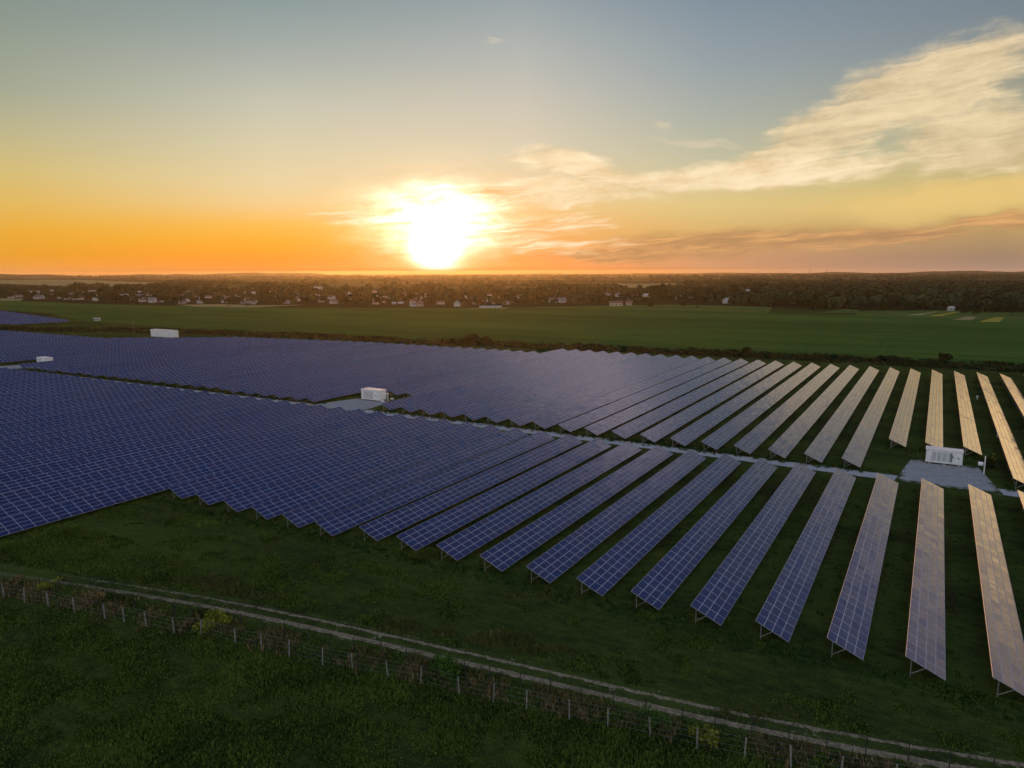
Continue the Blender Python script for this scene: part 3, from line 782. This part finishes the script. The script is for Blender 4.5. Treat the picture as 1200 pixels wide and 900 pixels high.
def house_meshes(seed):
    r = random.Random(seed); Wd, Dp, Ht, Rf = r.uniform(8, 13), r.uniform(7, 9), r.uniform(2.8, 4.2), r.uniform(2, 3.4)
    wl = MB(); mw = r.choice([m_wall[0], m_wall[0], m_wall[1], m_wall[3]]); wl.box(-Wd/2, -Dp/2, -.2, Wd/2, Dp/2, Ht, mw)
    wl.add([(-Wd/2, -Dp/2, Ht), (-Wd/2, Dp/2, Ht), (-Wd/2, 0, Ht+Rf-.1)], [(0,2,1)], mw); wl.add([(Wd/2, -Dp/2, Ht), (Wd/2, Dp/2, Ht), (Wd/2, 0, Ht+Rf-.1)], [(0,1,2)], mw)
    rf = MB(); o = .5; mr = r.choice(m_roof+[m_roof[0], m_roof[2], m_roof[3]])
    for s_ in (-1, 1):
        rf.add([(-Wd/2-o, s_*(Dp/2+o), Ht-.35), (Wd/2+o, s_*(Dp/2+o), Ht-.35), (Wd/2+o, 0, Ht+Rf), (-Wd/2-o, 0, Ht+Rf),
                (-Wd/2-o, s_*(Dp/2+o), Ht-.15), (Wd/2+o, s_*(Dp/2+o), Ht-.15), (Wd/2+o, 0, Ht+Rf+.2), (-Wd/2-o, 0, Ht+Rf+.2)],
               [(0,1,2,3),(4,5,6,7),(0,1,5,4),(1,2,6,5),(2,3,7,6),(3,0,4,7)], mr)
    wn_ = []
    for x in (-Wd*.3, 0, Wd*.3):
        for s_ in (-1, 1):
            q = MB(); q.box(x-.6, s_*Dp/2-.04, 1.0, x+.6, s_*Dp/2+.04, 2.3, m_win); wn_.append(q.mesh('window'))
    ch = MB(); ch.box(Wd*.2, .4, Ht+Rf*.4, Wd*.2+.7, 1.1, Ht+Rf+.8, m_wall[2])
    return wl.mesh('wall'), rf.mesh('roof'), wn_, ch.mesh('chimney')
HM = [house_meshes(s_) for s_ in range(8)]
def house(px, py, s_, k, label, group=None, name='house', sx=1.0):
    x, y = at(px, py); t = root(name, (x, y, 0), label, 'house', group, random.uniform(-.7, .7)+AZ)
    wl, rf, wn_, ch = HM[k]; t.scale = (s_*sx, s_, s_)
    link('wall', wl, t); r = link('roof', rf, t)
    if s_ > .8: link('chimney', ch, r)
    if py > 346:
        for q in wn_: link('window', q, t)
    return t
random.seed(5)
for px, py in scatter_px(170, 5, 600, 340, 357.5, lambda x, y: 1.0 if y < yedge(x)-1 and y > 341+max(0, (x-460)*.06) else 0.0):
    house(px, py, random.uniform(.5, .9), random.randrange(8), 'small gabled village house among trees '+zone(px), 'village houses '+zone(px))
for px, py in scatter_px(14, 600, 900, 345, 355, None):
    house(px, py, random.uniform(.8, 1.1), random.randrange(8), 'small gabled house among dark trees '+zone(px), 'village houses '+zone(px))
def big(px, py, wd, dp, ht, rh, mw, mr, label, cat='building', name='barn', rz=0.0):
    x, y = at(px, py); t = root(name, (x, y, 0), label, cat, None, AZ+rz)
    wl = MB(); wl.box(-wd/2, -dp/2, -.2, wd/2, dp/2, ht, mw)
    for s_ in (-1, 1): wl.add([(s_*wd/2, -dp/2, ht), (s_*wd/2, dp/2, ht), (s_*wd/2, 0, ht+rh-.1)], [(0,1,2)], mw)
    wl.obj('wall', t); rf = MB()
    for s_ in (-1, 1):
        rf.add([(-wd/2-.5, s_*(dp/2+.5), ht-.2), (wd/2+.5, s_*(dp/2+.5), ht-.2), (wd/2+.5, 0, ht+rh), (-wd/2-.5, 0, ht+rh),
                (-wd/2-.5, s_*(dp/2+.5), ht), (wd/2+.5, s_*(dp/2+.5), ht), (wd/2+.5, 0, ht+rh+.2), (-wd/2-.5, 0, ht+rh+.2)],
               [(0,1,2,3),(4,5,6,7),(0,1,5,4),(1,2,6,5),(2,3,7,6),(3,0,4,7)], mr)
    rf.obj('roof', t)
    for q in range(max(2, int(wd/5))):
        m = MB(); x_ = -wd/2+wd*(q+.5)/max(2, int(wd/5)); m.box(x_-.7, -dp/2-.05, ht*.35, x_+.7, -dp/2-.002, ht*.7, m_win); m.obj('window', t)
    return t
big(166, 349.5, 15, 9, 4, 2, m_wall[3], m_roof[2], 'pale metal-roofed barn at the near edge of the left village')
big(179, 354.5, 9, 8, 4.5, 3, m_wall[0], m_roof[0], 'white-walled house right below the pale metal-roofed barn')
big(46, 350.3, 11, 14, 4, 3, m_wall[3], m_roof[3], 'grey barn with a big dark roof at the far left of the village')
big(484, 359, 6, 7, 6, 3, m_wall[0], m_roof[1], 'white gabled house at the field edge below the sun', rz=.5)
big(492, 359, 8, 7, 3.5, 2, m_wall[1], m_roof[1], 'low cream outbuilding joined to the white gabled house')
big(536, 359, 7, 7, 3.5, 3.5, m_wall[0], m_roof[0], 'white house with steep gable right of the sun reflection', rz=1.3)
big(575, 360.5, 26, 5, 1.5, .6, m_wall[0], m_roof[2], 'long low white shed at the field edge right of the sun')
big(722, 358.6, 15, 8, 4, 2.2, m_wall[1], m_roof[1], 'brick-orange barn at the near edge of the village')
big(737, 357.6, 7, 6, 3.5, 2, m_wall[1], m_roof[1], 'smaller orange outbuilding beside the orange barn')
big(373, 342, 17, 12, 11, 1, m_wall[0], m_roof[0], 'tall pale block building rising over the hazy village left of the sun')
big(852, 355.5, 9, 8, 4, 3, m_wall[0], m_roof[2], 'pale blue-white house in front of dark trees', rz=.6)
big(938, 349, 13, 10, 7, 1, m_wall[0], m_roof[2], 'two-storey pale grey block house among dark trees')
big(948, 355, 7, 8, 5, 2.5, m_wall[0], m_roof[2], 'white rounded barn just in front of the grey block house', rz=.9)
big(1044, 357, 14, 9, 4, 2, m_wall[3], m_roof[2], 'pale-roofed house half hidden in the right-hand wood')
big(906, 338.3, 40, 16, 4, 2, m_wall[3], m_roof[2], 'long white-roofed hall far off at right, left one')
big(926, 339.2, 28, 14, 5, 2, m_wall[3], m_roof[2], 'white-roofed hall far off at right, right one')
big(877, 345, 10, 9, 6, 3, m_wall[0], m_roof[2], 'white gabled house among trees beyond the pale blue house')
big(1016, 357, 8, 8, 4, 3, m_wall[1], m_roof[3], 'brown-roofed house hidden behind the pair of round trees')
big(1114, 364.3, 5, 5, 3, 1.6, m_wall[0], m_roof[2], 'tiny white hut above the yellow strip')
# field hut with box
big(114, 376, 4.5, 3, 2.2, .5, m_wall[0], m_roof[2], 'small pale hut in the green field beside the distant block', name='field_hut')

# masts and poles
def lattice(px, dist, top_py, label):
    d = ray(px, 320); s_ = dist/math.hypot(d.x, d.y); x, y = d.x*s_, d.y*s_
    dd = ray(px, top_py); h = CAM_H+dd.z*s_
    t = root('radio_mast', (x, y, 0), label, 'mast'); m = MB(); wd = 1.6
    for sx, sy in ((-1,-1),(1,-1),(1,1),(-1,1)): m.tube((sx*wd, sy*wd, 0), (sx*.5, sy*.5, h*.93), .28, .18, m_darkm, 4)
    z = 0; k = 0
    while z < h*.9:
        a = wd+(.5-wd)*z/(h*.93); b_ = wd+(.5-wd)*(z+4)/(h*.93)
        m.tube((-a, -a, z), (b_, -b_, z+4), .12, .12, m_darkm, 3); m.tube((a, a, z), (-b_, b_, z+4), .12, .12, m_darkm, 3); z += 4
    m.obj('lattice_tower', t)
    m = MB(); m.tube((0,0,h*.93), (0,0,h), .3, .15, m_darkm, 5); m.obj('antenna', t)
    m = MB(); m.tube((0,0,h*.86), (0,0,h*.92), 1.5, 1.5, m_darkm, 8); m.obj('antenna_ring', t)
lattice(949, 3300, 314.6, 'lattice radio mast on the right horizon, left and sturdier one')
lattice(968, 3500, 314.8, 'lattice radio mast on the right horizon, right and thinner one')
for (px, py, h, two, lab) in ((18.5, 366, 8.5, 0, 'thin utility pole in the green field at the far left edge'), (40.6, 381, 8.5, 0, 'utility pole between the distant block and the panels, left'), (68.3, 391, 8.5, 0, 'utility pole rising behind the far edge of the panels'),
                              (117, 373, 12, 0, 'tall utility pole beside the small pale hut'), (157.3, 391.5, 9.5, 1, 'twin-legged utility pole left of the long white container')):
    x, y = at(px, py); t = root('utility_pole', (x, y, 0), lab, 'utility pole'); m = MB()
    if two: m.tube((-1.1,0,0), (0,0,h), .12, .09, m_wood, 6); m.tube((1.1,0,0), (0,0,h), .12, .09, m_wood, 6)
    else: m.tube((0,0,0), (0,0,h), .12, .08, m_wood, 6)
    m.obj('pole', t); m = MB(); m.tube((-.9,0,h-.6), (.9,0,h-.6), .06, .06, m_steel, 5); m.obj('crossarm', t)
    for s_ in (-.8, 0, .8):
        m = MB(); m.tube((s_,0,h-.54), (s_,0,h-.3), .05, .03, m_darkm, 5); m.obj('insulator', t)

# ------------------------------------------------------------------ grass, weeds, bushes near the camera
def blades(name, P, H, wd, m, n_b=6, spread=.25, kind='stuff', label=None):
    """grass tufts: n_b leaning tapering blades per point"""
    P = np.array(P); N = len(P)*n_b; H = np.repeat(np.array(H), n_b)*(.6+.6*rng.random(N)); P = np.repeat(P, n_b, 0)
    a = rng.random(N)*6.283; ln = rng.random(N)*.9+.1; sp_ = spread*rng.random(N)**.5; b0 = rng.random(N)*6.283
    base = np.stack([P[:, 0]+np.cos(b0)*sp_, P[:, 1]+np.sin(b0)*sp_, np.zeros(N)-.02], 1)
    d = np.stack([np.cos(a)*ln*H*.55, np.sin(a)*ln*H*.55, H], 1); sd = np.stack([-np.sin(b0), np.cos(b0), 0*a], 1)*(wd*(.6+.8*rng.random(N)))[:, None]
    mid_ = base+d*.55*np.array([.6, .6, 1.0]); top = base+d*np.array([1, 1, .92])
    V = np.stack([base-sd*.5, base+sd*.5, mid_+sd*.5, mid_-sd*.5, top], 1).reshape(-1, 3)
    i = np.arange(N)*5; F = np.concatenate([np.stack([i, i+1, i+2, i+3], 1), np.stack([i+3, i+2, i+4, i+4], 1)])
    F4 = F[:N]; F3 = F[N:, :3]
    me = bpy.data.meshes.new(name); nf = 2*N
    me.vertices.add(len(V)); me.vertices.foreach_set('co', V.astype(np.float32).ravel())
    me.loops.add(7*N); me.loops.foreach_set('vertex_index', np.concatenate([F4.ravel(), F3.ravel()]).astype(np.int32))
    ls = np.concatenate([np.arange(N)*4, 4*N+np.arange(N)*3]); me.polygons.add(nf); me.polygons.foreach_set('loop_start', ls.astype(np.int32))
    me.materials.append(m); me.update(); me.validate(); me.shade_flat(); o = link(name, me)
    if kind: o['kind'] = kind
    if label: o['label'] = label
    return o
def in_view(x, y, mrg=60):
    p = Vector((x, y, -CAM_H)); d = p.dot(Fv)
    if d < 5: return False
    u, v = 600+FPX*p.dot(Rv)/d, 450-FPX*p.dot(Uv)/d
    return -mrg < u < 1200+mrg and v < 900+mrg
POSTS = [(5,701.7),(29,706),(56.7,711),(87.7,718),(123,725),(145.7,729),(171.7,735),(204,742),(235.7,745.5),(276,755.7),(307,762.7),(339,770),(378,780),(413.3,786),(455,794.5),(493,801),(537.7,814),(578,822),(617,831),(667,843),(712,853.5),(762,864),(816.7,878),(872,889.5),(926.7,900.5),(985,911),(1048,921),(1120,934),(1200,947),(1290,961),(1390,975),(1500,990)]
PW = [at(*p) for p in POSTS]
PW = [at(-75, 688), at(-48, 692.5), at(-21, 697)] + PW
def along(pts, s):                                     # point at parameter s (0..1) on a polyline
    L = [math.dist(a, b_) for a, b_ in zip(pts, pts[1:])]; t_ = s*sum(L)
    for (a, b_), l in zip(zip(pts, pts[1:]), L):
        if t_ <= l: return a[0]+(b_[0]-a[0])*t_/l, a[1]+(b_[1]-a[1])*t_/l, ((b_[0]-a[0])/l, (b_[1]-a[1])/l)
        t_ -= l
    a, b_ = pts[-2], pts[-1]; l = math.dist(a, b_); return b_[0], b_[1], ((b_[0]-a[0])/l, (b_[1]-a[1])/l)
# meadow tufts in patches
P = []; H = []
while len(P) < 80000:
    x, y = random.uniform(-150, 40), random.uniform(14, 84)
    if not in_view(x, y): continue
    v = vn(x/5, y/3.2, 1)*.6+vn(x/1.6, y/1.3, 2)*.4
    if v < .44 + (.14 if y > 62 else -.06) and random.random() > (.08 if y > 62 else .22): continue
    # keep the wheel ruts clear
    P.append((x, y)); H.append((.14+.9*max(0, v-.4))*(.6 if y > 62 else 1.0))
TRs = [Vector(p) for p in TR]
def dtrack(x, y):
    best = 1e9
    for a, b_ in zip(TRs, TRs[1:]):
        ab = b_-a; t_ = max(0, min(1, (Vector((x, y))-a).dot(ab)/ab.length_squared)); best = min(best, (a+ab*t_-Vector((x, y))).length)
    return best
keep = [k for k in range(len(P)) if dtrack(*P[k]) > 2.0]
o = blades('meadow_grass', [P[k] for k in keep], [H[k] for k in keep], .10, m_tuft0, 5, .3, label='short green meadow grass in uneven tufts')
# dry brown grass along the fence
P = []; H = []; G = []; GH = []
for _ in range(7500):
    s_ = random.random(); x, y, d = along(PW, s_); off = random.gauss(2.2, 1.1)
    v = vn(s_*60, 0, 3)*.6+vn(s_*200, off, 4)*.4
    if random.random() > v*2.0-.62: continue
    q = (x-d[1]*off, y+d[0]*off)
    if dtrack(*q) < 1.9: continue
    (P if random.random() < .75 else G).append(q); (H if len(P)+len(G) and P and P[-1] == q else GH).append(random.uniform(.25, 1.0)*(.35+v))
blades('dry_grass', P, H, .09, m_dry, 8, .35, label='tall dry brown grass along the fence line')
blades('fence_line_grass', G, GH, .09, m_tuft2, 8, .35, label='paler green grass mixed along the fence line')
# mounds of pale grass between track and panels
P = []; H = []
for (px, py, rx, ry, n_) in ((252, 684, 30, 9, 420), (215, 680, 12, 4, 60), (470, 735, 26, 7, 300), (585, 750, 40, 8, 320), (640, 762, 40, 5, 120), (300, 695, 45, 5, 140), (520, 742, 18, 4, 60), (640, 700, 60, 8, 60), (890, 835, 60, 12, 70)):
    for _ in range(n_):
        a, q = random.random()*6.28, math.sqrt(random.random()); x, y = at(px+rx*q*math.cos(a), py+ry*q*math.sin(a)); P.append((x, y)); H.append(random.uniform(.25, .6)+.5*(1-q)*(n_ > 200))
blades('pale_grass_mounds', P, H, .09, m_tuft2, 7, .35, label='pale tussock grass in low mounds')
# weeds at the row ends and in the lanes
P = []; H = []
for i in range(-13, 6):
    X = X0+i*PIT
    for _ in range(50): P.append((X+random.uniform(-2.5, 6), 80+.3*min(0, i+4)+random.gauss(-.5, 1.2))); H.append(random.uniform(.15, .5))
    for _ in range(60): P.append((X+random.uniform(-3.6, -.4), random.uniform(80, 155))); H.append(random.uniform(.15, .45))
for i in range(-46, 9):
    X = X0+i*PIT
    for _ in range(34): P.append((X+random.uniform(-1, 6), b2near(i)-random.uniform(-3, 1.5))); H.append(random.uniform(.3, .9))
blades('lane_weeds', P, H, .12, m_tuft, 7, .4, label='green weeds at the ends of the panel rows')
# rough weeds on the verge behind the far rows
P = []; H = []
while len(P) < 3400:
    px = random.uniform(-20, 1260); yb = np.interp(px, [0, 225, 430, 650, 850, 1000, 1200, 1260], [387, 391, 400, 409, 417, 425, 436, 440]); yt = np.interp(px, [0, 220, 400, 600, 800, 1000, 1200, 1260], [384, 386, 393.5, 402, 409, 418.5, 428, 431])
    py = yt-1+(yb-yt+2)*random.random()
    v = vn(px/22, py/3, 7)
    if random.random() < v: P.append(at(px, py)); H.append(random.uniform(.4, 1.2)*(.4+v))
blades('rough_verge_weeds', P, H, .5, m_leafd, 9, 1.6, label='dark rough weeds along the far edge of the farm')

def shrub(px, py, rx, h, mleaf, n_, label, leaf=.12, name='shrub', dense=8):
    x, y = at(px, py); t = root(name, (x, y, 0), label, 'shrub'); Vs = []; Fs = []; o = 0
    r = np.random.default_rng(int(px*7+py))
    for k in range(dense):
        c = (r.normal(0, rx*.42), r.normal(0, rx*.42), h*(.3+.5*r.random()))
        v, f = clump(n_//dense, (rx*.5, rx*.5, h*.35), c, leaf, r=r); v[:, 2] = np.maximum(v[:, 2], .02); Vs.append(v); Fs.append(f+o); o += len(v)
    link('foliage', npmesh('foliage', np.concatenate(Vs), np.concatenate(Fs), [mleaf]), t)
    m = MB()
    for k in range(4): m.tube((0,0,-.1), (rx*.4*math.cos(k*1.7), rx*.4*math.sin(k*1.7), h*.6), .05, .02, m_bark, 5)
    m.obj('stem', t)
shrub(248, 737, 1.9, 1.9, m_leafy, 1300, 'yellow-leaved bush growing at the fence in the left foreground', .10)
shrub(52, 690, 1.3, 1.0, m_leafy, 420, 'small yellowish bush at the fence near the left edge', .09)
shrub(18, 684, 1.8, .9, m_dry, 420, 'low brown bush at the fence at the left edge', .10)
shrub(110, 706, 2.6, 1.3, m_dry, 900, 'broad brown dry bush behind the fence, left part', .10)
shrub(520, 796, 1.9, 1.9, m_leafg, 1300, 'bright green leafy bush at the fence in the middle foreground', .10)
shrub(822, 868, 1.5, 1.1, m_leafy, 600, 'low yellow-green weed clump at the fence right of the middle', .07)
shrub(768, 848, 1.3, 1.2, m_leafg, 500, 'green weed clump on the strip between fence and track', .07)
shrub(280, 741, 1.2, .8, m_tuft2, 300, 'pale grey-green weed clump right of the yellow bush', .09)
shrub(1159, 549, 1.5, 2.6, m_leafd, 500, 'dark sapling with yellow flowers right of the white mast', .13)

shrub(1161, 547.5, .9, 2.9, m_leafy, 44, 'spray of yellow blossom over the dark sapling', .14, name='blossom_sapling', dense=6)
shrub(553, 402, 3.6, 5.2, m_leafd, 900, 'dark bush on the far verge under the sun, left and taller one', .45)
shrub(569, 402.5, 3.0, 3.8, m_leafd, 800, 'dark bush on the far verge under the sun, right one', .45)
shrub(545, 402, 3.0, 3.2, m_leafd, 500, 'low dark bush beside the taller bush under the sun', .4)
shrub(1108, 424.5, 3.8, 3.8, m_leaf, 900, 'round brownish bush on the far verge behind the golden rows', .4)
shrub(874, 413, 2.8, 2.8, m_leaf, 700, 'round bush on the far verge left of the golden rows', .4)
shrub(1040, 424, 3.6, 2.6, m_leafd, 500, 'low dark bush on the far verge, middle of the golden rows', .4)

# ------------------------------------------------------------------ fences
t = root('wire_fence', (PW[0][0], PW[0][1], 0), 'low wire fence on pale leaning concrete posts across the foreground meadow', 'fence')
base = Vector((PW[0][0], PW[0][1], 0)); random.seed(3); tops = []
pm = MB(); pm.box(-.06, -.06, -.3, .06, .06, 2.0, m_post, .015); PM = pm.mesh('post')
for k, (x, y) in enumerate(PW):
    o = link('post', PM, t, Vector((x, y, 0))-base, random.random()); lean = (random.gauss(0, .035), random.gauss(0, .035))
    o.rotation_euler = (lean[0], lean[1], AZ); tops.append(Vector((x+lean[1]*2, y-lean[0]*2, 0)))
for z in (.5, 1.05, 1.6, 2.05):
    m = MB()
    for a, b_ in zip(tops, tops[1:]): m.tube(a-base+Vector((0,0,z)), b_-base+Vector((0,0,z)), .008, .008, m_steel, 3)
    m.obj('wire', t)
FB2 = []
for k in range(44):
    s_ = (k+.5)/44; x, y, d = along(PW, s_); FB2.append((x-d[1]*3.3, y+d[0]*3.3))
t = root('mesh_fence', (FB2[0][0], FB2[0][1], 0), 'wire fence on thin dark posts behind the dry grass strip, beside the dirt track', 'fence')
base = Vector((FB2[0][0], FB2[0][1], 0)); pm = MB(); pm.tube((0,0,-.2), (0,0,1.9), .05, .05, m_darkm, 6); PM = pm.mesh('post')
for x, y in FB2:
    o = link('post', PM, t, Vector((x, y, 0))-base); o.rotation_euler = (random.gauss(0, .02), random.gauss(0, .02), 0)
for z in (.4, .9, 1.4, 1.8):
    m = MB()
    for a, b_ in zip(FB2, FB2[1:]): m.tube(Vector((*a, z))-base, Vector((*b_, z))-base, .006, .006, m_darkm, 3)
    m.obj('wire', t)

# ------------------------------------------------------------------ haze
HZ = 13500
m = MB(); mh = bpy.data.materials.new('evening_haze'); mh.use_nodes = True; n = mh.node_tree; n.nodes.clear()
pv = n.nodes.new('ShaderNodeVolumePrincipled'); pv.inputs['Density'].default_value = 2.5e-5; pv.inputs['Anisotropy'].default_value = .70
pv.inputs['Color'].default_value = (.93, .86, .76, 1)
mo = n.nodes.new('ShaderNodeOutputMaterial'); n.links.new(pv.outputs[0], mo.inputs['Volume'])
m.box(-HZ, -HZ, -1.0, HZ, HZ, 62, mh); o = m.obj('haze'); o['kind'] = 'stuff'; o['label'] = 'thin golden evening haze over the land'

# ------------------------------------------------------------------ render settings
sc.view_settings.view_transform = 'Standard'; sc.view_settings.look = 'None'; sc.view_settings.gamma = 1; sc.view_settings.exposure = 0
sc.view_settings.use_curve_mapping = False
cy = sc.cycles; cy.use_denoising = True; cy.denoiser = 'OPENIMAGEDENOISE'; cy.max_bounces = 3; cy.diffuse_bounces = 2; cy.glossy_bounces = 2
cy.transmission_bounces = 2; cy.volume_bounces = 0; cy.sample_clamp_indirect = 4; cy.use_adaptive_sampling = True; cy.adaptive_threshold = .02; cy.adaptive_min_samples = 12
cy.caustics_reflective = False; cy.caustics_refractive = False
print('TREES', NTREE[0], 'OBJECTS', len(bpy.data.objects))
